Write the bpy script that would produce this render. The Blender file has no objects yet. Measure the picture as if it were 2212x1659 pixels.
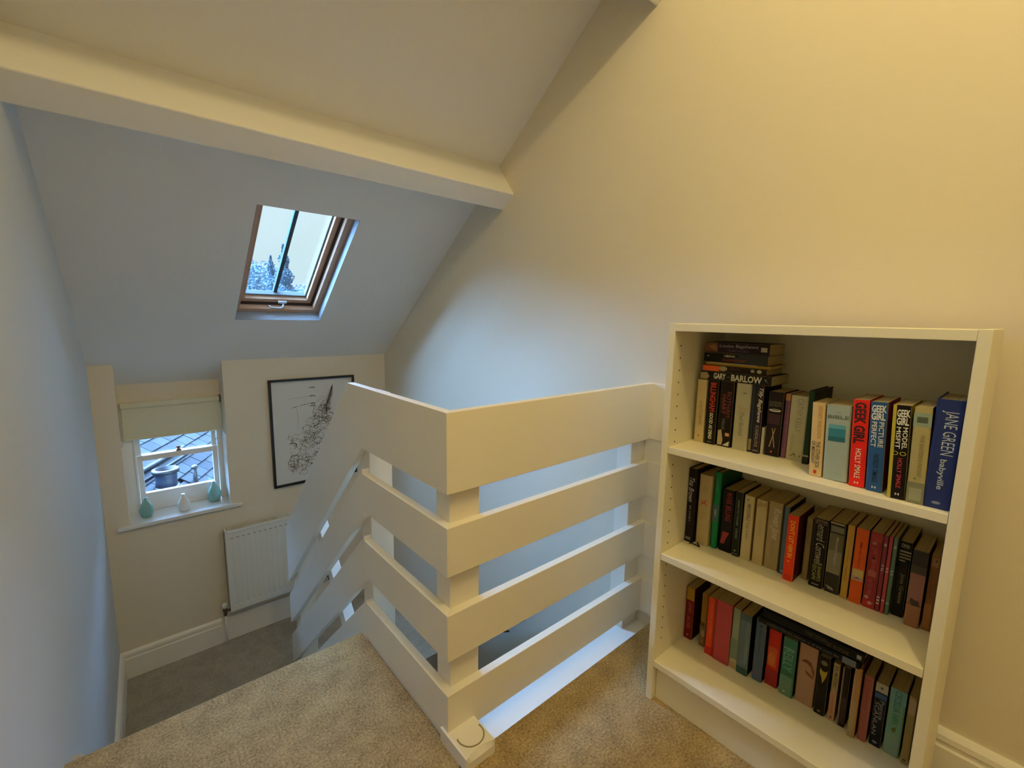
import bpy, bmesh, math, random
from mathutils import Vector, Matrix
random.seed(7)
sc = bpy.context.scene
COL = sc.collection

# ---------------------------------------------------------------- camera
CAMZ = 1.192
def make_camera():
    f, pitch, yaw, roll = 983.03, 0.1422, 0.7122, 0.0161
    fw = Vector((math.sin(yaw)*math.cos(pitch), math.cos(yaw)*math.cos(pitch), -math.sin(pitch)))
    r = Vector((math.cos(yaw), -math.sin(yaw), 0)); u = r.cross(fw)
    r2 = r*math.cos(roll)+u*math.sin(roll); u2 = -r*math.sin(roll)+u*math.cos(roll)
    cd = bpy.data.cameras.new('camera'); cd.sensor_width = 36; cd.lens = 36*f/2212
    cd.clip_start = .02; cd.clip_end = 300
    c = bpy.data.objects.new('camera', cd); COL.objects.link(c)
    m = Matrix((r2, u2, -fw)).transposed().to_4x4(); m.translation = (0, 0, CAMZ)
    c.matrix_world = m; sc.camera = c
make_camera()

# ---------------------------------------------------------------- world, lights, exposure
w = bpy.data.worlds.new('world'); sc.world = w; w.use_nodes = True
nt = w.node_tree; nt.nodes.clear()
tc = nt.nodes.new('ShaderNodeTexCoord'); sx = nt.nodes.new('ShaderNodeSeparateXYZ')
rp = nt.nodes.new('ShaderNodeValToRGB'); bg = nt.nodes.new('ShaderNodeBackground'); ou = nt.nodes.new('ShaderNodeOutputWorld')
nt.links.new(tc.outputs['Generated'], sx.inputs[0]); nt.links.new(sx.outputs['Z'], rp.inputs[0])
rp.color_ramp.elements[0].position = 0.0; rp.color_ramp.elements[0].color = (.72, .90, .97, 1)
rp.color_ramp.elements[1].position = .5; rp.color_ramp.elements[1].color = (.92, 1.0, 1.0, 1)
nt.links.new(rp.outputs[0], bg.inputs[0]); bg.inputs[1].default_value = 1.0
nt.links.new(bg.outputs[0], ou.inputs[0])

def sun(name, direction, energy, color, angle):
    l = bpy.data.lights.new(name, 'SUN'); l.energy = energy; l.color = color; l.angle = math.radians(angle)
    o = bpy.data.objects.new(name, l); COL.objects.link(o)
    o.rotation_euler = Vector(direction).to_track_quat('-Z', 'Y').to_euler()
# bright overcast sky beyond the roof window (soft, very wide)
sun('overcast_sky_light', (.50, -.42, -.75), 62.0, (.29, .54, 1.0), 75)
sun('low_sky_light', (.08, -.82, -.57), 41.0, (.26, .51, 1.0), 65)
sun('side_sky_light', (-.48, -.58, -.66), 8.0, (.26, .51, 1.0), 70)
def lamp(name, loc, energy, color, size):
    l = bpy.data.lights.new(name, 'POINT'); l.energy = energy; l.color = color; l.shadow_soft_size = size
    o = bpy.data.objects.new(name, l); o.location = loc; COL.objects.link(o)
lamp('ceiling_lamp', (.44, -.28, 2.94), 39, (1.0, .77, .335), .05)
sc.view_settings.view_transform = 'Standard'; sc.view_settings.look = 'None'
sc.view_settings.gamma = 1; sc.view_settings.use_curve_mapping = False
sc.view_settings.exposure = 0.05
sc.cycles.max_bounces = 10; sc.cycles.diffuse_bounces = 7; sc.cycles.glossy_bounces = 4
sc.cycles.transparent_max_bounces = 12
sc.cycles.use_denoising = True
sc.cycles.sample_clamp_indirect = 8

# ---------------------------------------------------------------- helpers
def lin(c):
    if isinstance(c, str):
        c = tuple(int(c[i:i+2], 16)/255 for i in (0, 2, 4))
    return tuple(v/12.92 if v <= .04045 else ((v+.055)/1.055)**2.4 for v in c)+(1,)
MATS = {}
def mat(name, color, rough=.6, metal=0, spec=.5, bump=None, noise=None, coat=0):
    """color: sRGB hex; bump=(scale,strength,distance); noise=(scale,amount)"""
    if name in MATS: return MATS[name]
    m = bpy.data.materials.new(name); m.use_nodes = True; t = m.node_tree; b = t.nodes['Principled BSDF']
    col = lin(color); b.inputs['Base Color'].default_value = col
    b.inputs['Roughness'].default_value = rough; b.inputs['Metallic'].default_value = metal
    b.inputs['Specular IOR Level'].default_value = spec; b.inputs['Coat Weight'].default_value = coat
    tcn = t.nodes.new('ShaderNodeTexCoord')
    nz = t.nodes.new('ShaderNodeTexNoise'); s, a = noise if noise else (12, .05)
    nz.inputs['Scale'].default_value = s; nz.inputs['Detail'].default_value = 4
    t.links.new(tcn.outputs['Object'], nz.inputs['Vector'])
    mx = t.nodes.new('ShaderNodeMix'); mx.data_type = 'RGBA'
    t.links.new(nz.outputs[0], mx.inputs[0])
    mx.inputs[6].default_value = tuple(v*(1-a) for v in col[:3])+(1,)
    mx.inputs[7].default_value = tuple(min(1, v*(1+a)) for v in col[:3])+(1,)
    t.links.new(mx.outputs[2], b.inputs['Base Color'])
    if bump:
        n2 = t.nodes.new('ShaderNodeTexNoise'); n2.inputs['Scale'].default_value = bump[0]; n2.inputs['Detail'].default_value = 3
        t.links.new(tcn.outputs['Object'], n2.inputs['Vector'])
        bp = t.nodes.new('ShaderNodeBump'); bp.inputs['Strength'].default_value = bump[1]; bp.inputs['Distance'].default_value = bump[2]
        t.links.new(n2.outputs[0], bp.inputs['Height']); t.links.new(bp.outputs[0], b.inputs['Normal'])
    MATS[name] = m; return m

M_ceil = mat('ceiling_paint', 'EAE8E3', .85, spec=.2, bump=(35, .25, .004), noise=(3, .02))
M_wall = mat('cream_wall_paint', 'DFD5C1', .85, spec=.2, bump=(30, .25, .004), noise=(3, .02))
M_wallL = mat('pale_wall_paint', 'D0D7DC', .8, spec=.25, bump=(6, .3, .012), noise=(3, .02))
M_gloss = mat('white_gloss_paint', 'E9E6DF', .38, spec=.45, noise=(5, .015), bump=(50, .08, .001))
M_rail = mat('satin_board_paint', 'EDE7D8', .5, spec=.4, noise=(6, .02), bump=(60, .12, .001))
M_lam = mat('white_laminate', 'EBE4CB', .42, spec=.4, noise=(4, .015))
M_pine = mat('varnished_pine', 'C9A489', .9, spec=.03, noise=(18, .12))
M_gap = mat('dark_gap_shade', '3A2A22', .7)
M_chrome = mat('brushed_steel', 'D5DAE0', .25, metal=1)
M_chromeP = mat('satin_white_metal', 'D8E2EC', .3, metal=.4)
M_glaze = mat('greenish_alloy', '47565A', .8, spec=.1)
M_black = mat('black_frame', '14140F', .4)
M_paper = mat('paper_mount', 'D3D5D3', .7, noise=(4, .02))
M_ink = mat('ink_line', '4A4843', .9); M_inkd = mat('ink_dark', '1E1D1C', .9); M_inks = mat('ink_sepia', '7B6A55', .9)
M_radi = mat('radiator_enamel', 'DDE0DE', .35, noise=(4, .01))
M_radd = mat('radiator_grille_dark', '4B4D4A', .7)
M_valve = mat('brass_valve', '6F6450', .35, metal=.8)
M_blind = mat('cream_blind_fabric', 'DAD7BE', .9, spec=.1, bump=(260, .4, .001), noise=(220, .1))
M_teal = mat('pale_teal_glaze', '7FB3AE', .35, coat=.2); M_wht = mat('white_vase_glaze', 'E8EAE6', .3, coat=.2)
M_hole = mat('dark_hole', '17120D', .9)
M_page = None

def carpet(name, c1, c2, scale=1.0):
    m = bpy.data.materials.new(name); m.use_nodes = True; t = m.node_tree; b = t.nodes['Principled BSDF']
    b.inputs['Roughness'].default_value = 1; b.inputs['Specular IOR Level'].default_value = .05
    b.inputs['Sheen Weight'].default_value = .25
    tcn = t.nodes.new('ShaderNodeTexCoord')
    a = t.nodes.new('ShaderNodeTexNoise'); a.inputs['Scale'].default_value = 150*scale; a.inputs['Detail'].default_value = 5; a.inputs['Roughness'].default_value = .7
    g = t.nodes.new('ShaderNodeTexNoise'); g.inputs['Scale'].default_value = 14; g.inputs['Detail'].default_value = 4
    for n in (a, g): t.links.new(tcn.outputs['Object'], n.inputs['Vector'])
    r = t.nodes.new('ShaderNodeValToRGB'); r.color_ramp.elements[0].position = .36; r.color_ramp.elements[1].position = .64
    r.color_ramp.elements[0].color = lin(c1); r.color_ramp.elements[1].color = lin(c2)
    ad = t.nodes.new('ShaderNodeMath'); ad.operation = 'MULTIPLY_ADD'; ad.inputs[1].default_value = .75
    ml = t.nodes.new('ShaderNodeMath'); ml.operation = 'MULTIPLY'; ml.inputs[1].default_value = .25
    t.links.new(g.outputs[0], ml.inputs[0]); t.links.new(a.outputs[0], ad.inputs[0]); t.links.new(ml.outputs[0], ad.inputs[2])
    t.links.new(ad.outputs[0], r.inputs[0]); t.links.new(r.outputs[0], b.inputs['Base Color'])
    bp = t.nodes.new('ShaderNodeBump'); bp.inputs['Strength'].default_value = .9; bp.inputs['Distance'].default_value = .006
    t.links.new(a.outputs[0], bp.inputs['Height']); t.links.new(bp.outputs[0], b.inputs['Normal'])
    return m
M_carpet = carpet('beige_pile_carpet', '7A623A', 'D6BB86')
M_carpet2 = carpet('lower_pile_carpet', '8A8272', 'BDB4A2')

def page_mat():
    m = bpy.data.materials.new('book_pages'); m.use_nodes = True; t = m.node_tree; b = t.nodes['Principled BSDF']
    b.inputs['Roughness'].default_value = .95; b.inputs['Specular IOR Level'].default_value = .1
    tcn = t.nodes.new('ShaderNodeTexCoord'); mp = t.nodes.new('ShaderNodeMapping'); mp.inputs['Scale'].default_value = (1, 1500, 1)
    nz = t.nodes.new('ShaderNodeTexNoise'); nz.inputs['Scale'].default_value = 1.2
    t.links.new(tcn.outputs['Object'], mp.inputs[0]); t.links.new(mp.outputs[0], nz.inputs['Vector'])
    r = t.nodes.new('ShaderNodeValToRGB'); r.color_ramp.elements[0].position = .3; r.color_ramp.elements[1].position = .7
    r.color_ramp.elements[0].color = lin('8F7A4E'); r.color_ramp.elements[1].color = lin('C9B688')
    t.links.new(nz.outputs[0], r.inputs[0]); t.links.new(r.outputs[0], b.inputs['Base Color']); return m
M_page = page_mat()

def glass_mat(name, tint, milky, gloss=.07, ripple=0):
    m = bpy.data.materials.new(name); m.use_nodes = True; t = m.node_tree; t.nodes.clear()
    o = t.nodes.new('ShaderNodeOutputMaterial'); tr = t.nodes.new('ShaderNodeBsdfTransparent'); tr.inputs[0].default_value = tint+(1,)
    gl = t.nodes.new('ShaderNodeBsdfGlossy'); gl.inputs['Roughness'].default_value = .03
    mx = t.nodes.new('ShaderNodeMixShader'); mx.inputs[0].default_value = gloss
    t.links.new(tr.outputs[0], mx.inputs[1]); t.links.new(gl.outputs[0], mx.inputs[2])
    last = mx
    if milky:   # condensation film scattering daylight
        tl = t.nodes.new('ShaderNodeBsdfTranslucent'); tl.inputs[0].default_value = (.9, .96, 1, 1)
        m2 = t.nodes.new('ShaderNodeMixShader')
        tcn = t.nodes.new('ShaderNodeTexCoord'); nz = t.nodes.new('ShaderNodeTexNoise'); nz.inputs['Scale'].default_value = 45; nz.inputs['Detail'].default_value = 3
        mr = t.nodes.new('ShaderNodeMapRange'); mr.inputs[1].default_value = .35; mr.inputs[2].default_value = .65
        mr.inputs[3].default_value = milky*.6; mr.inputs[4].default_value = milky*1.5
        t.links.new(tcn.outputs['Object'], nz.inputs['Vector']); t.links.new(nz.outputs[0], mr.inputs[0]); t.links.new(mr.outputs[0], m2.inputs[0])
        t.links.new(mx.outputs[0], m2.inputs[1]); t.links.new(tl.outputs[0], m2.inputs[2]); last = m2
    t.links.new(last.outputs[0], o.inputs[0]); return m
M_glass = glass_mat('window_glass', (.96, .98, .99), 0)
M_glassR = glass_mat('misted_roof_glass', (.94, .99, 1.0), 0)

def setp(o, label=None, cat=None, group=None, kind=None):
    for k, v in (('label', label), ('category', cat), ('group', group), ('kind', kind)):
        if v: o[k] = v
    return o
def link(o, parent=None):
    COL.objects.link(o)
    if parent: o.parent = parent
    return o
def meshobj(name, verts, faces, m, parent=None, bevel=0, mats=None, fm=None, smooth=False):
    me = bpy.data.meshes.new(name); me.from_pydata([tuple(v) for v in verts], [], faces); me.validate()
    for x in (mats or [m]): me.materials.append(x)
    if fm:
        for p, i in zip(me.polygons, fm): p.material_index = i
    bm = bmesh.new(); bm.from_mesh(me)
    bmesh.ops.recalc_face_normals(bm, faces=bm.faces)
    if bevel:
        es = [e for e in bm.edges if len(e.link_faces) == 2 and e.calc_face_angle(0) > .5]
        bmesh.ops.bevel(bm, geom=es, offset=bevel, segments=2, profile=.5, affect='EDGES', clamp_overlap=True)
    bm.to_mesh(me); bm.free()
    if smooth:
        for p in me.polygons: p.use_smooth = True
    o = bpy.data.objects.new(name, me); return link(o, parent)
BF = [(0,1,3,2),(4,6,7,5),(0,4,5,1),(2,3,7,6),(0,2,6,4),(1,5,7,3)]
def bv(x0,x1,y0,y1,z0,z1): return [(x,y,z) for x in (x0,x1) for y in (y0,y1) for z in (z0,z1)]
def box(name, x0,x1,y0,y1,z0,z1, m, parent=None, bevel=0):
    return meshobj(name, bv(x0,x1,y0,y1,z0,z1), BF, m, parent, bevel)
def boxes(name, lst, m, parent=None, bevel=0, mats=None, idx=None):
    V=[];F=[];FM=[]
    for i,b in enumerate(lst):
        n=len(V); V+=bv(*b); F+=[tuple(n+k for k in f) for f in BF]; FM+=[idx[i] if idx else 0]*6
    return meshobj(name,V,F,m,parent,bevel,mats,FM)
def prism(name, poly, a0, a1, m, parent=None, axis='x', bevel=0, smooth=False):
    """poly: 2D points; axis x -> (y,z), y -> (x,z), z -> (x,y)"""
    def P(p, a): return {'x':(a,p[0],p[1]),'y':(p[0],a,p[1]),'z':(p[0],p[1],a)}[axis]
    n=len(poly); V=[P(p,a0) for p in poly]+[P(p,a1) for p in poly]
    F=[tuple(range(n)),tuple(range(2*n-1,n-1,-1))]+[(i,(i+1)%n,n+(i+1)%n,n+i) for i in range(n)]
    return meshobj(name,V,F,m,parent,bevel,smooth=smooth)
def lathe(name, prof, m, parent=None, seg=28, loc=(0,0,0), cap=True):
    V=[];F=[]
    for r,z in prof:
        for k in range(seg):
            a=2*math.pi*k/seg; V.append((loc[0]+r*math.cos(a),loc[1]+r*math.sin(a),loc[2]+z))
    n=len(prof)
    for i in range(n-1):
        for k in range(seg): F.append((i*seg+k,i*seg+(k+1)%seg,(i+1)*seg+(k+1)%seg,(i+1)*seg+k))
    if cap:
        F.append(tuple(range(seg))); F.append(tuple((n-1)*seg+k for k in range(seg)))
    return meshobj(name,V,F,m,parent,smooth=True)
def tube(name, pts, r, m, parent=None, seg=8, closed=False):
    pts=[Vector(p) for p in pts]; V=[];F=[]; n=len(pts); rr=r if isinstance(r,(list,tuple)) else [r]*n
    up=Vector((0,0,1)); prev=None
    for i,p in enumerate(pts):
        d=(pts[min(i+1,n-1)]-pts[max(i-1,0)]).normalized()
        a=prev if prev else (up if abs(d.z)<.9 else Vector((1,0,0)))
        s=d.cross(a).normalized(); t=s.cross(d).normalized(); prev=t
        for k in range(seg):
            an=2*math.pi*k/seg; V.append(p+(s*math.cos(an)+t*math.sin(an))*rr[i])
    for i in range(n-1):
        for k in range(seg): F.append((i*seg+k,i*seg+(k+1)%seg,(i+1)*seg+(k+1)%seg,(i+1)*seg+k))
    F.append(tuple(range(seg))); F.append(tuple((n-1)*seg+k for k in range(seg)))
    return meshobj(name,V,F,m,parent,smooth=True)
def empty(name, loc, label=None, cat=None, group=None, kind=None, rot=(0,0,0)):
    o=bpy.data.objects.new(name,None); o.empty_display_size=.05; o.location=loc; o.rotation_euler=rot; link(o)
    return setp(o,label,cat,group,kind)
def reparent(o, p):   # keep world placement: parent sits at translation only
    o.parent=p; o.matrix_parent_inverse=Matrix.Translation(p.location).inverted(); return o
S='structure'

# ---------------------------------------------------------------- the shell
XR=1.56; YF=3.34; ZL=-.975; ZB=-2.3; MS=.757
def zs(y, off=0): return 2.449-MS*(y-1.299)+off
cl=1/math.sqrt(1+MS*MS)
# right wall (gable wall), pentagon following the roof
YR=-.2
def zback(y): return zs(YR)-MS*(YR-y)
prof=[(-2.6,ZB),(3.9,ZB),(3.9,zs(3.9,.03)),(YR,zs(YR,.03)),(-2.6,zback(-2.6)+.03)]
setp(prism('wall_right',prof,XR,XR+.12,M_wall,axis='x'),kind=S)
# left wall leans very slightly out of parallel
def xl(y): return -.145-(3.34-y)*.0316
V=[]; 
for off in (0,-.12):
    V+=[(xl(y)+off,y,z) for y,z in prof]
n=5;F=[tuple(range(n)),tuple(range(2*n-1,n-1,-1))]+[(i,(i+1)%n,n+(i+1)%n,n+i) for i in range(n)]
setp(meshobj('wall_left',V,F,M_wallL),kind=S)
setp(box('wall_rear',-.33,XR,-2.72,-2.6,ZB,2.2,M_wall),kind=S)
# far wall with the window recess
NX0,NX1=-.04,.475; YN=3.518
far=empty('wall_far',(0,0,0),kind=S)
def wprism(x0,x1,y0,y1,z0,top=True,name='wall_panel',z1=None):
    if z1 is None: poly=[(y0,z0),(y1,z0),(y1,zs(y1,.01)),(y0,zs(y0,.01))]
    else: poly=[(y0,z0),(y1,z0),(y1,z1),(y0,z1)]
    return prism(name,poly,x0,x1,M_wall,far,'x')
wprism(-.16,NX0,YF,3.66,ZB)
wprism(NX1,XR,YF,3.66,ZB)
wprism(NX0,NX1,YF,3.66,ZB,z1=-.055)
wprism(NX0,NX1,YN,3.66,.66)
# ceiling: sloped slab with the roof-window opening
WX0,WX1=.507,.975
SY0,SZ0=3.0,zs(3.0)
up=Vector((0,-cl,MS*cl)); nn=Vector((0,MS*cl,cl)); O0=Vector((0,SY0,SZ0))
def sl(x,s,n): return O0+Vector((x,0,0))+up*s+nn*n
def slbox(name,x0,x1,s0,s1,n0,n1,m,parent=None,bevel=0):
    return meshobj(name,[sl(x,s,n) for x in (x0,x1) for s in (s0,s1) for n in (n0,n1)],BF,m,parent,bevel)
SL=.847
ceil=empty('ceiling',(0,0,0),kind=S)
sTop=(SY0-YR)/cl; sBot=(SY0-3.95)/cl
for i,(a,b,c,d) in enumerate(((-.5,WX0,sBot,sTop),(WX1,XR+.02,sBot,sTop),(WX0,WX1,sBot,0),(WX0,WX1,SL,sTop))):
    slbox('plaster_panel',a,b,c,d,0,.10,M_ceil,ceil)
# rear slope
prism('plaster_panel',[(YR,zs(YR)),(-2.8,zback(-2.8)),(-2.8,zback(-2.8)+.12),(YR,zs(YR)+.12)],-.5,XR+.02,M_ceil,ceil,'x')
# purlins boxed in plaster
def purlin(name, s_hi, depth, width):
    q=[sl(0,s_hi,.004),sl(0,s_hi,-depth),sl(0,s_hi-width,-depth),sl(0,s_hi-width,.004)]
    return setp(prism(name,[(v.y,v.z) for v in q],-.5,XR+.01,M_ceil,None,'x',bevel=.006),kind=S)
sA=(Vector((0,1.937,zs(1.937)))-O0).dot(up)
t1=purlin('trim_1',sA+.002,.196,.107)
sB=(Vector((0,.95+.265*.604+.096,2.382+.265*.797-.072))-O0).dot(up)+.12
t2=purlin('trim_2',sB,.265,.12)
for t in (t1,t2): t.data.materials.clear(); t.data.materials.append(M_ceil)

# landing floor with rounded nosing and cut-out for the stairwell
NOS=1.575
def nose(y0,z0=0,r=.018,th=.05,n=6):
    return [(y0-r+r*math.sin(a),z0-r+r*math.cos(a)) for a in [math.pi/2*k/n for k in range(n+1)]]+[(y0,z0-th)]
poly=[(-2.6,0)]+nose(NOS)+[(NOS-.02,-.2),(-2.6,-.2)]
setp(prism('floor',poly,-.40,.612,M_carpet,axis='x',smooth=False),kind=S)
setp(box('floor',.600,XR,-2.6,.890,-.2,0,M_carpet),kind=S)
# stairs
st=empty('stair_flight',(0,0,0),kind=S)
g=.215;rz=.195
for k in range(1,5):
    y0=NOS+g*(k-1)-.02; z0=-rz*k
    prism('step',[(y0,z0)]+nose(y0+g+.02,z0)+[(y0+g,z0-.19),(y0,z0-.19)],xl(2)-.05,.605,M_carpet2,st,'x')
setp(box('floor',-.2,.605,NOS+4*g-.02,YF,ZL-.15,ZL,M_carpet2),kind=S)
setp(box('floor',.605,XR,2.34,YF,ZL-.15,ZL,M_carpet2),kind=S)
setp(box('floor',-.4,XR,-2.6,YF,ZB-.1,ZB,M_carpet2),kind=S)
for k in range(6):
    box('step',.68,XR,2.34-.22*(k+1),2.34-.22*k,ZL-.19*(k+1)-.15,ZL-.19*(k+1),M_carpet2,st)
box('riser_panel',-.4,.6,1.50,1.553,ZB,-.2,M_wall,st)
# stair strings and the fascia round the well
setp(prism('trim_3',[(.98,-.20),(.98,.012),(1.505,.012),(2.49,-.914),(2.49,-1.13),(1.50,-.24)],.615,.66,M_gloss,axis='x'),kind=S)
setp(box('trim_4',.66,XR,1.03,1.052,-.26,-.056,M_gloss),kind=S)
# plinth strip along the foot of the right-hand rails
setp(prism('trim_5',[(.885,-.075),(.885,-.055),(1.052,-.055),(1.056,-.059),(1.056,-.075)],.62,XR,M_gloss,axis='x'),kind=S)
setp(prism('trim_6',[(1.56,0),(.957,0),(.957,-.2),(1.56,-.2)],.613,.66,M_gloss,axis='x'),kind=S)

# skirting boards with moulded top
def skirt_prof(h,t=.018):
    return [(0,0),(t,0),(t,h-.045),(t-.004,h-.040),(t-.004,h-.030),(t-.001,h-.026),(t-.003,h-.012),(t-.009,h-.004),(t-.012,h),(0,h)]
p=[(XR-a,b) for a,b in skirt_prof(.150,.022)]
setp(prism('baseboard_right',p,-2.6,.897,M_gloss,axis='y'),kind=S)
p=[(YF-a,ZL+b) for a,b in skirt_prof(.170)]
setp(prism('baseboard_far',p,-.14,.365,M_gloss,axis='x'),kind=S)
setp(box('baseboard_far',.365,XR,YF-.012,YF,ZL,ZL+.165,M_gloss),kind=S)
def skirt_left(y0,y1,z,h,name='baseboard_left'):
    q=skirt_prof(h,.020);V=[(xl(y)+a,y,z+b) for y in (y0,y1) for a,b in q];n=len(q)
    F=[tuple(range(n)),tuple(range(2*n-1,n-1,-1))]+[(i,(i+1)%n,n+(i+1)%n,n+i) for i in range(n)]
    setp(meshobj(name,V,F,M_gloss),kind=S)
skirt_left(2.40,YF,ZL,.170)
skirt_left(-2.6,1.30,0,.150)
V=[(xl(y)+a,y,z) for a in (0,.02) for y,z in ((1.66,-.06),(1.66,-.30),(2.40,ZL-.0),(2.40,ZL+.17))]
n=4;F=[tuple(range(n)),tuple(range(2*n-1,n-1,-1))]+[(i,(i+1)%n,n+(i+1)%n,n+i) for i in range(n)]
setp(meshobj('baseboard_left',V,F,M_gloss),kind=S)

# ---------------------------------------------------------------- sash window in the recess
win=empty('window_1',(0,0,0),kind=S)
Yg=3.545
def wb(name,*b,m=M_gloss,parent=win,bevel=.003): return box(name,*b,m,parent,bevel)
wb('box_frame',NX0,.012,3.50,3.60,-.035,.665); wb('box_frame',.450,NX1,3.50,3.60,-.035,.665)
wb('box_frame',.012,.450,3.50,3.60,.63,.665)
wb('staff_bead',.012,.022,3.492,3.512,-.03,.66); wb('staff_bead',.440,.450,3.492,3.512,-.03,.66)
lower=wb('lower_sash',.022,.050,3.512,3.545,-.03,.325); 
def sub(name,*b,m=M_gloss,p=lower): return box(name,*b,m,p,.002)
sub('stile',.412,.440,3.512,3.545,-.03,.325); sub('bottom_rail',.050,.412,3.512,3.545,-.03,.085); sub('meeting_rail',.050,.412,3.508,3.545,.292,.325)
sub('pane',.050,.412,3.527,3.531,.085,.292,m=M_glass)
upper=wb('upper_sash',.022,.046,3.55,3.58,.292,.65)
sub('stile',.416,.440,3.55,3.58,.292,.65,p=upper); sub('meeting_rail',.046,.416,3.55,3.58,.292,.322,p=upper); sub('top_rail',.046,.416,3.55,3.58,.61,.65,p=upper)
sub('pane',.046,.416,3.563,3.567,.322,.61,m=M_glass,p=upper)
c=lathe('sash_catch',[(.014,0),(.014,.006),(.007,.01),(.007,.018),(.012,.02),(.012,.026),(.004,.03)],mat('copper_catch','A0624E',.35,metal=.6),win,16,(.233,3.525,.325))
sp=[(-.094,3.312),(.531,3.312),(.531,YF),(NX1,YF),(NX1,3.56),(NX0,3.56),(NX0,YF),(-.094,YF)]
prism('sill',sp,-.053,-.031,mat('gloss_sill_paint','E6E8E8',.08,spec=.8,noise=(5,.01),coat=.8),win,'z',bevel=.003)
# gloss reveal lining of the lower part of the recess
box('reveal_lining',NX1-.006,NX1+.001,3.345,3.50,-.031,.43,M_gloss,win)
box('reveal_lining',NX0-.001,NX0+.006,3.345,3.50,-.031,.43,M_gloss,win)
# roller blind
bl=empty('roller_blind',(.22,3.47,.45),'cream roller blind half lowered over the small sash window','blind')
def bx(name,*b,m=M_blind,bevel=0,p=bl):
    return reparent(box(name,*b,m,None,bevel),p)
bx('head_rail',-.030,.468,3.462,3.496,.632,.664,bevel=.006)
bx('fabric',-.026,.464,3.476,3.478,.447,.640)
bx('bottom_bar',-.026,.464,3.471,3.483,.435,.449,bevel=.004)
bx('end_bracket',.464,.472,3.46,3.50,.625,.668,m=mat('dark_bracket','5A5138',.5))
reparent(tube('pull_chain',[(.466,3.462,.64),(.467,3.46,.5),(.468,3.461,.36)],.0018,M_chromeP,None,6),bl)

# ---------------------------------------------------------------- roof window
rw=empty('window_2',(0,0,0),kind=S)
n0=.062
def rb(name,*b,m=M_pine,bevel=.003,parent=rw): return slbox(name,*b,m,parent,bevel)
# plaster reveal (lining) from ceiling to frame
for b in ((WX0-.012,WX0+.001,.001,SL-.001,.001,n0+.1),(WX1-.002,WX1+.012,.001,SL-.001,.001,n0+.1),(WX0,WX1,-.012,.002,.001,n0+.1),(WX0,WX1,SL-.001,SL+.012,.001,n0+.1)):
    slbox('reveal_lining',*b,mat('grey_white_lining','9A9EA2',.8,spec=.2),rw)
# outer timber frame
fr=.030
rb('outer_frame',WX0,WX1,0,.028,n0,n0+.10); rb('outer_frame',WX0,WX1,SL-.03,SL,n0,n0+.10)
rb('outer_frame',WX0,WX0+fr,.028,SL-.03,n0,n0+.10); rb('outer_frame',WX1-.034,WX1,.028,SL-.03,n0,n0+.10)
# dark strips colour in the shade of the gap between frame and sash
for b in ((WX0+fr,WX1-.034,.028,.034,n0+.03,n0+.09),(WX1-.040,WX1-.034,.034,SL-.03,n0+.03,n0+.09),(WX0+fr,WX0+fr+.006,.034,SL-.03,n0+.03,n0+.09)):
    slbox('gap_shade',*b,M_gap,rw)
# opening sash
a0,a1,b0,b1=WX0+fr+.006,WX1-.040,.034,SL-.036
sash=rb('opening_sash',a0,a1,b0,b0+.030,n0+.045,n0+.10)
slbox('rail',a0,a1,b1-.03,b1,n0+.045,n0+.10,M_pine,sash,.003)
slbox('stile',a0,a0+.022,b0+.03,b1-.03,n0+.045,n0+.10,M_pine,sash,.003)
slbox('stile',a1-.030,a1,b0+.03,b1-.03,n0+.045,n0+.10,M_pine,sash,.003)
# white inner bevel round the glass
gx0,gx1,gs0,gs1=a0+.022,a1-.030,b0+.030,b1-.03
M_bead=mat('grey_bead_paint','7C8486',.8,spec=.1)
slbox('glazing_bead',gx0,gx1,gs0,gs0+.012,n0+.07,n0+.10,M_bead,sash,.002)
slbox('glazing_bead',gx1-.009,gx1,gs0,gs1,n0+.07,n0+.10,M_bead,sash,.002)
slbox('glazing_bar',.722,.742,gs0,gs1,n0+.088,n0+.116,M_glaze,sash,.002)
slbox('pane',gx0,.722,gs0,gs1,n0+.096,n0+.099,M_glassR,sash)
slbox('pane',.742,gx1,gs0,gs1,n0+.096,n0+.099,M_glassR,sash)
hd=rb('handle',.742,.790,.040,.056,n0+.030,n0+.046,m=M_chromeP,bevel=.003)
def slt(pts): return [sl(*q) for q in pts]
tube('lever',slt([(.770,.046,n0+.03),(.766,.036,n0+.010),(.750,.033,n0+.004),(.700,.036,n0+.006),(.690,.042,n0+.014)]),[.005,.006,.005,.004,.004],M_chromeP,hd)
# outside flashing kerb hides the slab edge
for b in ((WX0-.08,WX0,-.08,SL+.08,.1,n0+.12),(WX1,WX1+.08,-.08,SL+.08,.1,n0+.12),(WX0,WX1,-.08,0,.1,n0+.11),(WX0,WX1,SL,SL+.08,.1,n0+.12)):
    slbox('flashing',*b,mat('lead_flashing','5E6672',.5),rw)

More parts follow.
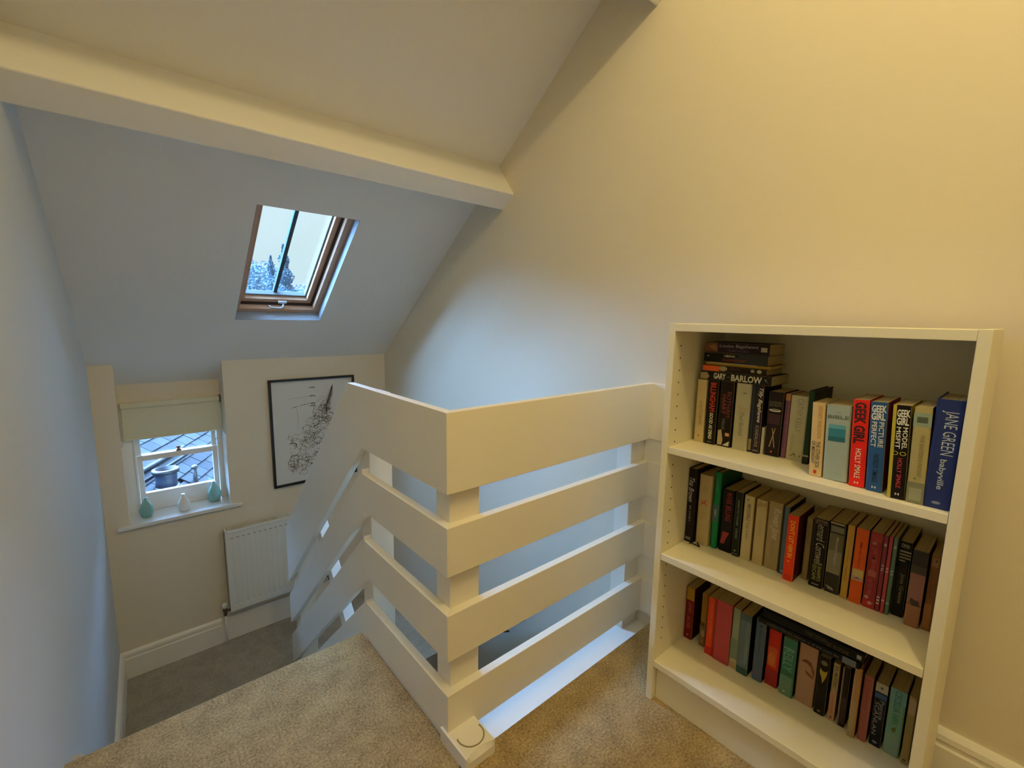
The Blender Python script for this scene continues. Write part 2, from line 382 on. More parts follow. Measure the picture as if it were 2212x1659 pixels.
# ---------------------------------------------------------------- balustrade
ZB_=[(.737,.955),(.506,.645),(.256,.395),(.014,.153)]
XN,YN0=.61,.957
bal=empty('stair_balustrade',(.66,1.0,0),'white boarded balustrade with horizontal rails round the stairwell, stepping down beside the stairs','balustrade')
def bp(o): return reparent(o,bal)
TH=.026
SLP=.94
for k,(z0,z1) in enumerate(ZB_):
    # left run (along Y), mitred at the corner
    ye0=1.505; ye1=1.614 if k==0 else 1.505
    V=[]
    for z,ye in ((z0,ye0),(z1,ye1)):
        V+=[(XN,YN0,z),(XN+TH,YN0+TH,z),(XN+TH,ye,z),(XN,ye,z)]
    F=[(0,3,2,1),(4,5,6,7),(0,1,5,4),(1,2,6,5),(2,3,7,6),(3,0,4,7)]
    bp(meshobj('rail_board',V,F,M_rail,None,.0015))
    V=[]
    for z in (z0,z1): V+=[(XN,YN0,z),(XR,YN0,z),(XR,YN0+TH,z),(XN+TH,YN0+TH,z)]
    bp(meshobj('rail_board',V,F,M_rail,None,.0015))
    bp(box('end_return',XR-.018,XR-.0005,.898,YN0,z0,z1,M_rail,None,.001))
# sloping boards beside the stairs
def slope_board(yt,zt,yb,zb,yend,name='sloping_board'):
    """top line through (yt,zt), bottom line through (yb,zb), plumb cut at yend"""
    poly=[(yt,zt),(yend,zt-SLP*(yend-yt)),(yend,zb-SLP*(yend-yb)),(yb,zb)]
    bp(prism(name,poly,XN,XN+TH,M_rail,None,'x',bevel=.0015))
YE=2.585
slope_board(1.614,.955,1.505,.737,YE)
slope_board(1.505,.6615,1.505,.487,YE)
slope_board(1.505,.4115,1.505,.237,YE)
slope_board(1.505,.1615,1.505,-.10,YE)
# posts
def post(x0,x1,y0,y1,z0,z1): bp(box('newel_post',x0,x1,y0,y1,z0,z1,M_rail,None,.003))
post(XN+TH,.735,YN0+TH,1.055,-.054,.93)
post(XN+TH,.722,1.500,1.588,.0,.925)
post(XN+TH,.722,2.49,2.575,ZL,.02)
post(1.462,XR-.002,YN0+TH,1.05,-.054,.93)
bp(box('wall_batten',XR-.010,XR-.0005,.903,YN0+TH,.0,.93,M_rail,None,.001))
# strut square to the sloping boards
d=Vector((0,1,-SLP)).normalized(); q=Vector((0,SLP,1)).normalized()
def strut(yc,zc,w,L,x0=XN+TH,x1=XN+TH+.045):
    c=Vector((0,yc,zc)); V=[]
    for x in (x0,x1):
        for a in (-w/2,w/2):
            for b in (-L,L*1.15): v=c+d*a+q*b; V.append((x,v.y,v.z))
    bp(meshobj('strut',V,BF,M_gloss,None,.002))
strut(1.948,.016,.062,.36)
# moulded newel bases standing on the carpet
def newel_base(x0,x1,y0,y1,h,groove=True):
    n=10; arc_=[(x0+(x1-x0)*k/n, y0+.013*math.sin(math.pi*k/n)) for k in range(n+1)]
    V=[(x,y,h) for x,y in arc_]+[(x1,y1,h),(x0,y1,h)]+[(x,y0,h-.016) for x,y in arc_]+[(x0,y0,-.05),(x1,y0,-.05),(x1,y1,-.05),(x0,y1,-.05)]
    m_=n+3; q_=m_+n+1   # q_: bottom corners
    F=[tuple(range(m_))]+[(k,k+1,m_+k+1,m_+k) for k in range(n)]+[tuple([m_+k for k in range(n+1)]+[q_+1,q_]),(n,n+1,q_+2,q_+1,m_+n),(n+2,0,m_,q_,q_+3),(n+1,n+2,q_+3,q_+2),(q_,q_+1,q_+2,q_+3)]
    b=bp(meshobj('newel_base',V,F,M_gloss,None,0))
    if groove:
        cx,cy=.656,.914; R=.038
        pts=[(cx+R*math.cos(a),cy+R*math.sin(a),h+.0006) for a in [math.pi*.92+math.pi*1.16*k/20 for k in range(21)]]
        g2=reparent(tube('scribed_ring',pts,.0021,mat('groove_shadow','9A8F73',.6),None,6),bal)
newel_base(.603,.700,.858,YN0+.03,.040)

# ---------------------------------------------------------------- lower landing: radiator, picture, vases, handrail
rad=empty('radiator',(.69,3.25,-.74),'white panel radiator on the far wall under the framed print','radiator')
def rr(o): return reparent(o,rad)
RX0,RX1,RZ0,RZ1=.413,.985,-.737,-.187
# front panel with pressed flutes
V=[];F=[];nf=17;x=RX0+.012;step=(RX1-RX0-.024)/nf
xs=[RX0];ds=[0]
for k in range(nf):
    xs+=[x+.004,x+.009,x+step-.009,x+step-.004];ds+=[0,.0018,.0018,0];x+=step
xs.append(RX1);ds.append(0)
rows=[(RZ0,0),(RZ0+.03,0),(RZ0+.045,1),(RZ1-.055,1),(RZ1-.04,0),(RZ1-.012,0)]
for z,a in rows:
    for xx,dd in zip(xs,ds): V.append((xx,3.252+dd*a,z))
nx=len(xs)
for j in range(len(rows)-1):
    for i in range(nx-1): F.append((j*nx+i,j*nx+i+1,(j+1)*nx+i+1,(j+1)*nx+i))
rr(meshobj('front_panel',V,F,M_radi))
rr(boxes('casing',[(RX0,RX0+.012,3.253,3.325,RZ0,RZ1),(RX1-.012,RX1,3.253,3.325,RZ0,RZ1),(RX0,RX1,3.30,3.325,RZ0+.01,RZ1-.02)],M_radi,None,.002))
rr(box('top_rail',RX0+.012,RX1-.012,3.246,3.266,RZ1-.012,RZ1+.003,M_radi,None,.003))
gr=rr(boxes('top_grille',[(RX0+.02+k*.0115,RX0+.0255+k*.0115,3.268,3.312,RZ1-.006,RZ1+.001) for k in range(46)],M_radi)); gr['kind']='stuff'
rr(box('grille_base',RX0+.012,RX1-.012,3.266,3.315,RZ1-.03,RZ1-.02,M_radd))
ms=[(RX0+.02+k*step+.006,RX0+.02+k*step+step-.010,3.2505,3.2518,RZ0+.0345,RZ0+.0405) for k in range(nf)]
o=rr(boxes('lower_flute_highlights',ms,mat('enamel_highlight','F2F4F2',.3))); o['kind']='stuff'  # pale strips paint the highlight caught by the lower flute ends
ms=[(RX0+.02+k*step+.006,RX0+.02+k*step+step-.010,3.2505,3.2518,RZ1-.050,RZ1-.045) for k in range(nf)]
o=rr(boxes('upper_flute_shades',ms,mat('enamel_shade','9A9C9E',.5))); o['kind']='stuff'  # grey strips paint the shade at the upper flute ends
def valve(x,head):
    v=rr(lathe('valve',[(.010,0),(.010,.03),(.013,.034),(.013,.052),(.009,.056)],M_valve,None,16,(x,3.285,-.765)))
    h=lathe('valve_cap',[(.011,0),(.015,.004),(.015,.028),(.012,.034)],M_radi,v,16,(x,3.285,-.712)); h.matrix_parent_inverse=v.matrix_parent_inverse.inverted() if False else Matrix()
    tube('pipe',[(x,3.285,-.765),(x,3.285,ZL)],.0065,M_radi,v)
    tube('tail',[(x,3.285,-.735),(x+(.03 if x<.6 else -.06),3.285,-.735)],.008,M_valve,v)
    return v
valve(.385,1); valve(1.055,1)
# framed print
pic=empty('framed_print',(1.016,YF,.385),'black framed ink drawing on white paper hung on the far wall above the radiator','picture')
def pp(o): return reparent(o,pic)
PX0,PX1,PZ0,PZ1=.727,1.306,.010,.760; fw_=.015
pp(boxes('frame',[(PX0,PX1,YF-.025,YF,PZ1-fw_,PZ1),(PX0,PX1,YF-.025,YF,PZ0,PZ0+fw_),(PX0,PX0+fw_,YF-.025,YF,PZ0+fw_,PZ1-fw_),(PX1-fw_,PX1,YF-.025,YF,PZ0+fw_,PZ1-fw_)],M_black,None))
pp(box('paper',PX0+fw_,PX1-fw_,YF-.010,YF-.006,PZ0+fw_,PZ1-fw_,M_paper))
# drawing: flat ink strokes (a generic scribbled mechanical fantasy)
def strokes(name, lines, wd, m):
    V=[];F=[]
    for L in lines:
        for i in range(len(L)-1):
            a=Vector((L[i][0],L[i][1]));b=Vector((L[i+1][0],L[i+1][1]));dd=(b-a)
            if dd.length<1e-5: continue
            nrm=Vector((-dd.y,dd.x)).normalized()*wd*(.6+.8*random.random())/2
            n=len(V)
            for pnt in (a-nrm,b-nrm,b+nrm,a+nrm): V.append((pnt.x,YF-.0105-random.random()*.0002,pnt.y))
            F.append((n,n+1,n+2,n+3))
    return pp(meshobj(name,V,F,m))
def arc(cx,cz,r,a0,a1,n=14,e=1.0): return [(cx+r*math.cos(a0+(a1-a0)*k/n),cz+r*e*math.sin(a0+(a1-a0)*k/n)) for k in range(n+1)]
rnd=random.Random(3); fine=[];dark=[];sep=[]
spine=[(1.055,.545),(1.06,.50),(1.03,.44),(.99,.38),(.965,.32),(.95,.26),(.93,.20),(.90,.15),(.905,.12)]
for i in range(420):
    k=rnd.random()*(len(spine)-1); a=spine[int(k)];b=spine[min(int(k)+1,len(spine)-1)];f=k-int(k)
    sp=.022+.075*min(1,k/6)
    cx=a[0]+(b[0]-a[0])*f+rnd.gauss(0,sp)+.02; cz=a[1]+(b[1]-a[1])*f+rnd.gauss(0,.02)
    cx=max(.845,min(1.15,cx)); r=.004+.026*rnd.random()**1.6; a0=rnd.random()*6.3
    L=arc(cx,cz,r,a0,a0+1.5+rnd.random()*3,8,.8+rnd.random()*.4)
    (fine if rnd.random()<.55 else sep if rnd.random()<.6 else dark).append(L)
for i in range(26):   # tall tapering spire
    x0=1.10+rnd.gauss(0,.02); z0=.50+rnd.random()*.05
    fine.append([(x0,z0),(1.125+rnd.gauss(0,.012),.60+rnd.random()*.03),(1.15,.70)])
fine.append(arc(1.075,.57,.035,.2,3.0,14)); fine.append(arc(1.075,.575,.045,.3,2.9,14))
for cz in (.685,.625,.572,.555): dark.append(arc(1.005,cz,.022,.15,3.0,6,.35)); dark.append(arc(1.008,cz,.014,0,3.14,6,.3))
dark+= [[(.865,.556),(.90,.565)],[(.87,.557),(.985,.578)],[(.93,.571),(.94,.572)],[(.95,.574),(.958,.575)],[(.97,.577),(.976,.578)]]
dark+= [[(1.10,.54),(1.095,.50)],[(1.103,.54),(1.098,.505)]]
fine+= [[(.85,.325),(.93,.33)],[(1.08,.47),(1.17,.475)],[(.85,.62),(.99,.63)],[(.90,.55),(.905,.47),(.90,.40)]]
for o in (strokes('fine_ink_lines',fine,.0014,M_ink),strokes('dark_ink_marks',dark,.0026,M_inkd),strokes('sepia_wash_lines',sep,.0022,M_inks)): o['kind']='stuff'

# vases on the sill
def vase(x,y,h,m,label):
    v=empty('bud_vase',(x,y,-.031),label,'vase','bud vases on the window sill')
    s=h/.135
    pr=[(.022,0),(.032,.006),(.042,.03),(.044,.05),(.038,.075),(.024,.100),(.012,.118),(.010,.128),(.013,.135),(.0095,.135),(.007,.125),(.010,.115)]
    lathe('body',[(r*s*.92,z*s) for r,z in pr],m,v,28)
    lathe('mouth_shadow',[(.0075*s,.120*s),(.0078*s,.121*s)],M_hole,v,16)
vase(.043,3.415,.120,M_teal,'pale teal bud vase at the left end of the window sill')
vase(.226,3.392,.108,M_wht,'white bud vase in the middle of the window sill')
vase(.396,3.447,.132,M_teal,'pale teal bud vase at the right end of the window sill')
# dark handrail of the flight below, on the right-hand wall
hr=empty('wall_handrail',(1.50,2.4,-1.1),'dark brown wooden handrail on the right wall of the flight below, seen through the rails','handrail')
reparent(prism('rail',[(1.60,-.32),(2.86,-1.235),(2.86,-1.29),(1.60,-.375)],1.47,1.51,mat('dark_stained_wood','3A2617',.45),None,'x',.006),hr)
for y in (1.8,2.7): reparent(tube('bracket',[(1.49,y,-.52-.73*(y-1.8)),(1.49,y,-.55-.73*(y-1.8)),(XR,y,-.58-.73*(y-1.8))],.006,M_valve,None),hr)

# ---------------------------------------------------------------- bookcase
BX,BX1,BY0,BY1,BH=1.189,1.512,.059,.698,1.187
T_=.020
bc=empty('bookcase',((BX+BX1)/2,(BY0+BY1)/2,0),'low white laminate bookcase full of paperbacks against the right wall','bookcase')
def bb(name,*b,bevel=.0012,m=M_lam): return reparent(box(name,*b,m,None,bevel),bc)
bb('side_panel',BX,BX1,BY0,BY0+T_,0,BH); bb('side_panel',BX,BX1,BY1-T_,BY1,0,BH)
bb('top_panel',BX+.0005,BX1,BY0+T_,BY1-T_,BH-.022,BH-.001)
SZ=[.830,.497,.138]
for z in SZ[:2]: bb('shelf',BX+.001,BX1-.005,BY0+T_+.0008,BY1-T_-.0008,z-T_,z)
bb('bottom_shelf',BX+.001,BX1,BY0+T_,BY1-T_,SZ[2]-T_,SZ[2])
bb('kick_board',BX+.022,BX+.038,BY0+T_+.001,BY1-T_-.001,.0,SZ[2]-T_)
bb('back_panel',BX1-.004,BX1+.001,BY0+.004,BY1-.004,.06,BH-.004,bevel=0)
V=[];F=[]
for z in [.20+.0355*k for k in range(27)]:
    if any(s-T_-.006<z<s+.006 for s in SZ): continue
    n=len(V)
    for k in range(8): V.append((1.226+.0028*math.cos(k*math.pi/4),BY1-T_-.0005,z+.0028*math.sin(k*math.pi/4)))
    F.append(tuple(n+k for k in range(8)))
o=reparent(meshobj('peg_holes',V,F,M_hole),bc); o['kind']='stuff'

# ---------------------------------------------------------------- books
def cmat(c, rough=.5): return mat('cover_'+c, c, rough, spec=.22, noise=(25,.08))
def tmat(c): return mat('print_'+c, c, .5, noise=(60,.1))
TXT={}
def text_mesh(s, shear=0, bold=0):
    key=(s,shear,bold)
    if key in TXT: return TXT[key]
    cu=bpy.data.curves.new('txt','FONT'); cu.body=s; cu.size=1; cu.shear=shear; cu.offset=bold; cu.resolution_u=2
    o=bpy.data.objects.new('txt',cu); COL.objects.link(o)
    dg=bpy.context.evaluated_depsgraph_get(); dg.update()
    me=o.evaluated_get(dg).to_mesh(); vs=[v.co.copy() for v in me.vertices]; fs=[tuple(p.vertices) for p in me.polygons]
    o.evaluated_get(dg).to_mesh_clear(); bpy.data.objects.remove(o); bpy.data.curves.remove(cu)
    x0=min(v.x for v in vs);x1=max(v.x for v in vs);y0=min(v.y for v in vs);y1=max(v.y for v in vs)
    vs=[((v.x-x0)/(x1-x0),(v.y-y0)/(y1-y0)) for v in vs]
    TXT[key]=(vs,fs); return TXT[key]
def decor(cover, items, wdt, hgt):
    layer=0
    for it in items:
        k=it[0]; layer+=1; X=-.0004-.00012*layer
        def P(u,v): return (X,-u*wdt,v*hgt)     # u in -.5...5 (viewer right), v in 0..1
        if k=='r':
            _,v0,v1,u0,u1,c=it; X=-.0002-.00008*layer
            o=meshobj('band',[P(u0,v0),P(u1,v0),P(u1,v1),P(u0,v1)],[(0,1,2,3)],tmat(c),cover)
        elif k=='e':
            _,uc,vc,ru,rv,c=it
            o=meshobj('emblem',[(X,-(uc*wdt+ru*wdt*math.cos(a)),vc*hgt+rv*hgt*math.sin(a)) for a in [math.pi*2*j/16 for j in range(16)]],[tuple(range(16))],tmat(c),cover)
        elif k=='p':     # polygon / picture patch
            _,pts,c=it; o=meshobj('emblem',[P(*q) for q in pts],[tuple(range(len(pts)))],tmat(c),cover)
        elif k in 'th':
            s=it[1]; sh=it[7] if len(it)>7 else 0; vs,fs=text_mesh(s,sh,it[8] if len(it)>8 else .012)
            if k=='t':   # reads downward from v_top to v_bot, glyph height spans u0..u1
                _,_,vt,vb,u0,u1,c=it[:7]
                V=[P(u0+(u1-u0)*y,vt+(vb-vt)*x) for x,y in vs]
            else:        # horizontal, spans u0..u1, v0..v1
                _,_,v0,v1,u0,u1,c=it[:7]
                V=[P(u0+(u1-u0)*x,v0+(v1-v0)*y) for x,y in vs]
            o=meshobj('lettering',V,fs,tmat(c),cover)
        elif k=='g':     # pair of spectacles drawn as rings
            _,vc,c=it; V=[];F=[]
            for uc in (-.22,.22):
                n=len(V)
                for j in range(16):
                    a=2*math.pi*j/16
                    for f in (1,.74): V.append((X,-(uc+.18*f*math.cos(a))*wdt,vc*hgt+.0042*f*math.sin(a)+0))
                F+=[(n+2*j,n+2*j+1,n+(2*j+3)%32,n+(2*j+2)%32) for j in range(16)]
            o=meshobj('emblem',V,F,tmat(c),cover)
def book(loc, wdt, hgt, dep, spine, side, label, group, items=(), rot=(0,0,0), hard=False):
    b=empty('book',loc,label,'book',group,rot=rot)
    tc_=.0022 if hard else .0006; ov=.003 if hard else 0
    w2=wdt/2
    r=min(.0035 if not hard else .005,w2*.45)
    # cover in plan (x,y): rounded-spine U; inner void filled by pages
    outer=[(dep,-w2),(r,-w2),(r*.3,-w2+r*.3),(0,-w2+r),(0,w2-r),(r*.3,w2-r*.3),(r,w2),(dep,w2)]
    inner=[(dep,w2-tc_),(r+tc_,w2-tc_),(tc_*1.2,w2-r-tc_*.2),(tc_*1.2,-w2+r+tc_*.2),(r+tc_,-w2+tc_),(dep,-w2+tc_)]
    pl=outer+inner; n=len(pl)
    V=[(x,y,0) for x,y in pl]+[(x,y,hgt) for x,y in pl]
    F=[];FM=[]
    for i in range(n):
        F.append((i,(i+1)%n,n+(i+1)%n,n+i)); FM.append(0 if 1<=i<=5 else 1)
    # end caps as quads between outer and inner chains
    pairs=[(0,13),(1,12),(3,11),(4,10),(6,9),(7,8)]
    for (a,b1),(c,d1) in zip(pairs,pairs[1:]):
        for k in (0,n):
            oc=list(range(a,c+1)); F.append(tuple(k+q for q in oc)+(k+d1,k+b1)); FM.append(0 if 1<=a<=5 else 1)
    cv=meshobj('cover',V,F,None,b,mats=[cmat(spine),cmat(side)],fm=FM)
    meshobj('page_block',bv(tc_*1.5+.0005,dep-ov,-w2+tc_,w2-tc_,ov+(.0005 if not hard else 0),hgt-ov-.0006),BF,M_page,b)
    decor(cv,items,wdt,hgt)
    return b
# (X, Yleft, Yright, height, lean, spine, side, hard, label, items)
SW='E8E6DC'
TOP=[
(1.316,.666,.636,.191,0,'C9B587','B7A375',0,'cream paperback at the left end of the top shelf, under the lying stack',[('t','ALAN TITCHMARSH',.66,.28,-.1,.22,'A8905A'),('e',0,.1,.10,.02,'9A8150')]),
(1.316,.6335,.6005,.191,0,'15110F','15110F',0,'black paperback with tall red and white lettering on the top shelf',[('t','BILLINGHAM',.97,.52,-.22,.3,'D8391D'),('t','GOOD AS DEAD',.50,.08,-.12,.2,'E4E2C6',0,.02),('r',.03,.04,-.2,.2,'8A857A')]),
(1.321,.597,.558,.192,0,'1C100D','120B0A',0,'black paperback with dull red lettering and a pale picture at its foot',[('t','HARRY',.80,.50,-.32,-.02,'8A3022'),('t','BOTHAM',.85,.46,.04,.34,'7A2B20'),('t','THRILLER',.44,.26,-.2,.0,'5F6668'),('p',[(-.46,.02),(-.12,.02),(-.05,.10),(-.2,.26),(-.44,.24)],'B4A078'),('p',[(-.05,.02),(.42,.02),(.44,.10),(.2,.06)],'C9C4B0'),('r',.17,.22,.1,.4,'D09A6C')]),
(1.321,.553,.5115,.192,0,'B5AF93','A59F83',0,'thick greyish cream paperback with faint brown lettering on the top shelf',[('t','Paul Burrell',.56,.22,-.12,.18,'8F8868'),('h','The Royal',.61,.65,-.3,.36,'B48F6A'),('h','Duty',.57,.60,-.2,.3,'B48F6A'),('p',[(0,.80),(.3,.77),(.1,.79)],'6E5A40'),('p',[(-.1,.86),(.3,.87),(.1,.85)],'6E5A40')]),
(1.325,.511,.500,.190,0,'2C3340','3A3A4A',0,'very thin dark blue book squeezed between a cream and a purple paperback',[('r',.03,.2,-.4,.4,'8C7B5A')]),
(1.323,.4985,.4795,.192,0,'2A1F33','241B2C',0,'narrow dark purple paperback with white script on the top shelf',[('t','Tilly Bagshawe',.96,.46,-.28,.42,'D9D4C8',.35),('t','SCANDALOUS',.42,.10,-.2,.28,'9A8F86'),('r',.03,.055,-.35,.35,'6E6A70')]),
(1.330,.479,.4715,.075,0,'C8C3B0','C8C3B0',0,'small thin white booklet, shortest item on the top shelf',[]),
(1.333,.470,.432,.178,0,'241A1C','1B1418',0,'dark plum paperback with a silver bowl and crossed sticks on its spine',[('h','HUNDRED',.82,.85,-.42,.42,'6F6B4A'),('h','SECRETS',.775,.81,-.42,.42,'6F6B4A'),('e',0,.715,.40,.022,'C9C7BC'),('e',0,.722,.28,.008,'4A4640'),('p',[(-.20,.14),(-.13,.14),(.16,.44),(.11,.44)],'B39460'),('p',[(.14,.14),(.20,.14),(-.03,.44),(-.08,.44)],'B39460'),('e',0,.07,.07,.016,'C4552F'),('r',.50,.66,-.4,.4,'3B1419')]),
(1.3415,.431,.4185,.175,0,'8A5A74','7A4A62',0,'slim lilac paperback with an orange head band on the top shelf',[('r',.90,1.0,-.5,.5,'B07A50'),('t','Catherine Alliott Olivia',.88,.15,-.18,.22,'5B3350')]),
(1.339,.4175,.3755,.174,0,'B9B394','A9A384',0,'wide pale grey paperback with widely spaced grey capitals on the top shelf',[('t','CATHY KELLY',.96,.44,-.10,.24,'8A8A72',0,0),('t','Past Secrets',.40,.14,-.3,-.05,'A5A07E',.2),('p',[(-.3,.05),(-.1,.10),(.1,.05),(.0,.12),(-.15,.07)],'6E6848'),('p',[(.25,.06),(.32,.06),(.30,.11)],'5E5A40')]),
(1.326,.374,.360,.192,0,'1E3A28','10130F',1,'tall dark green hardback standing behind the line of paperbacks',[('r',.0,.10,-.5,.5,'0F120E'),('r',.10,.125,-.5,.5,'8E9484')]),
(1.238,.3385,.3115,.177,.042,'D9BB86','C7A974',0,'peach paperback with orange and black lettering beside the pale blue book',[('t','SIDNEY SHELDON',.96,.52,.0,.32,'B98A3A'),('t','THE OTHER SIDE',.48,.12,-.02,.30,'4E5648'),('t','OF MIDNIGHT',.48,.17,-.36,-.08,'4E5648'),('e',0,.06,.13,.028,'C33A22')]),
(1.238,.3095,.2605,.177,.042,'A3B1A8','8E9C94',0,'pale blue paperback with a square sea picture on its spine',[('h','THE',.895,.91,-.1,.1,'6F8088'),('h','BIBLE',.82,.865,-.42,.42,'5E6E70'),('r',.52,.74,-.36,.32,'2F8092'),('r',.69,.74,-.36,.32,'5AA5AE'),('r',.52,.58,-.36,.32,'1F6272'),('r',.45,.453,-.3,.3,'8FA09A'),('r',.42,.423,-.3,.3,'8FA09A'),('h','CHRISTOPHER',.09,.105,-.3,.3,'8A9A92')]),
(1.230,.257,.227,.197,.046,'E8261A','C41A12',0,'bright red paperback with black and white lettering on the top shelf',[('t','GEEK GIRL',.97,.50,-.36,.34,'3A0A10',0,.04),('t','HOLLY SMALE',.44,.10,-.16,.2,'F0DCC8',0,.01),('h','H',.035,.06,-.12,.12,'F2EDE4')]),
(1.226,.2245,.1945,.197,.046,'2E5A92','7A1A1A',0,'blue paperback with white lettering next to the bright red one',[('h','GEEK',.885,.965,-.42,.44,'E6E4D8',0,.03),('h','GIRL',.80,.88,-.42,.40,'E6E4D8',0,.03),('t','PICTURE',.78,.50,.06,.36,'E6E4D8',0,.01),('t','PERFECT',.78,.50,-.36,-.06,'E6E4D8',0,.01),('t','HOLLY SMALE',.42,.10,-.14,.18,'17243F',0,.01),('h','H',.035,.06,-.12,.12,'F2EDE4')]),
(1.211,.184,.1545,.198,.046,'150C0E','B4A32A',0,'black paperback with a yellow edge and yellow spectacles on its spine',[('r',0,1,-.5,-.30,'B9AC30'),('h','GEEK',.875,.955,-.26,.46,'E6E4D8',0,.03),('h','GIRL',.79,.87,-.26,.42,'E6E4D8',0,.03),('t','MODEL',.77,.54,.12,.40,'E6E4D8',0,.01),('t','MISFIT',.77,.54,-.24,.02,'E6E4D8',0,.01),('g',.49,'B9AC30'),('t','HOLLY SMALE',.44,.12,-.04,.22,'C63B3B',0,.01),('h','H',.04,.065,-.05,.17,'F2EDE4')]),
(1.210,.1535,.1255,.199,.030,'B0A36C','1A1C1A',0,'khaki paperback with a small photograph at head and foot of its spine',[('r',.80,.94,-.5,.5,'8FA08A'),('r',.84,.90,-.3,.3,'4E5A48'),('t','THE EASTERN FRONT',.72,.28,-.02,.22,'8A7A48'),('r',.0,.22,-.5,.5,'7E7E5E'),('r',.03,.16,-.35,.35,'9A9A7C'),('e',-.1,.26,.08,.012,'7A7A2A')]),
(1.210,.1225,.0805,.220,0,'28356B','1B2450',1,'large blue hardback at the right end of the top shelf',[('t','JANE GREEN',.90,.50,-.26,.34,'C4CCD4',0,-.005),('t','babyville',.46,.18,-.14,.16,'B4BCC4',0,.015),('e',0,.055,.16,.014,'7E88A8')]),
]
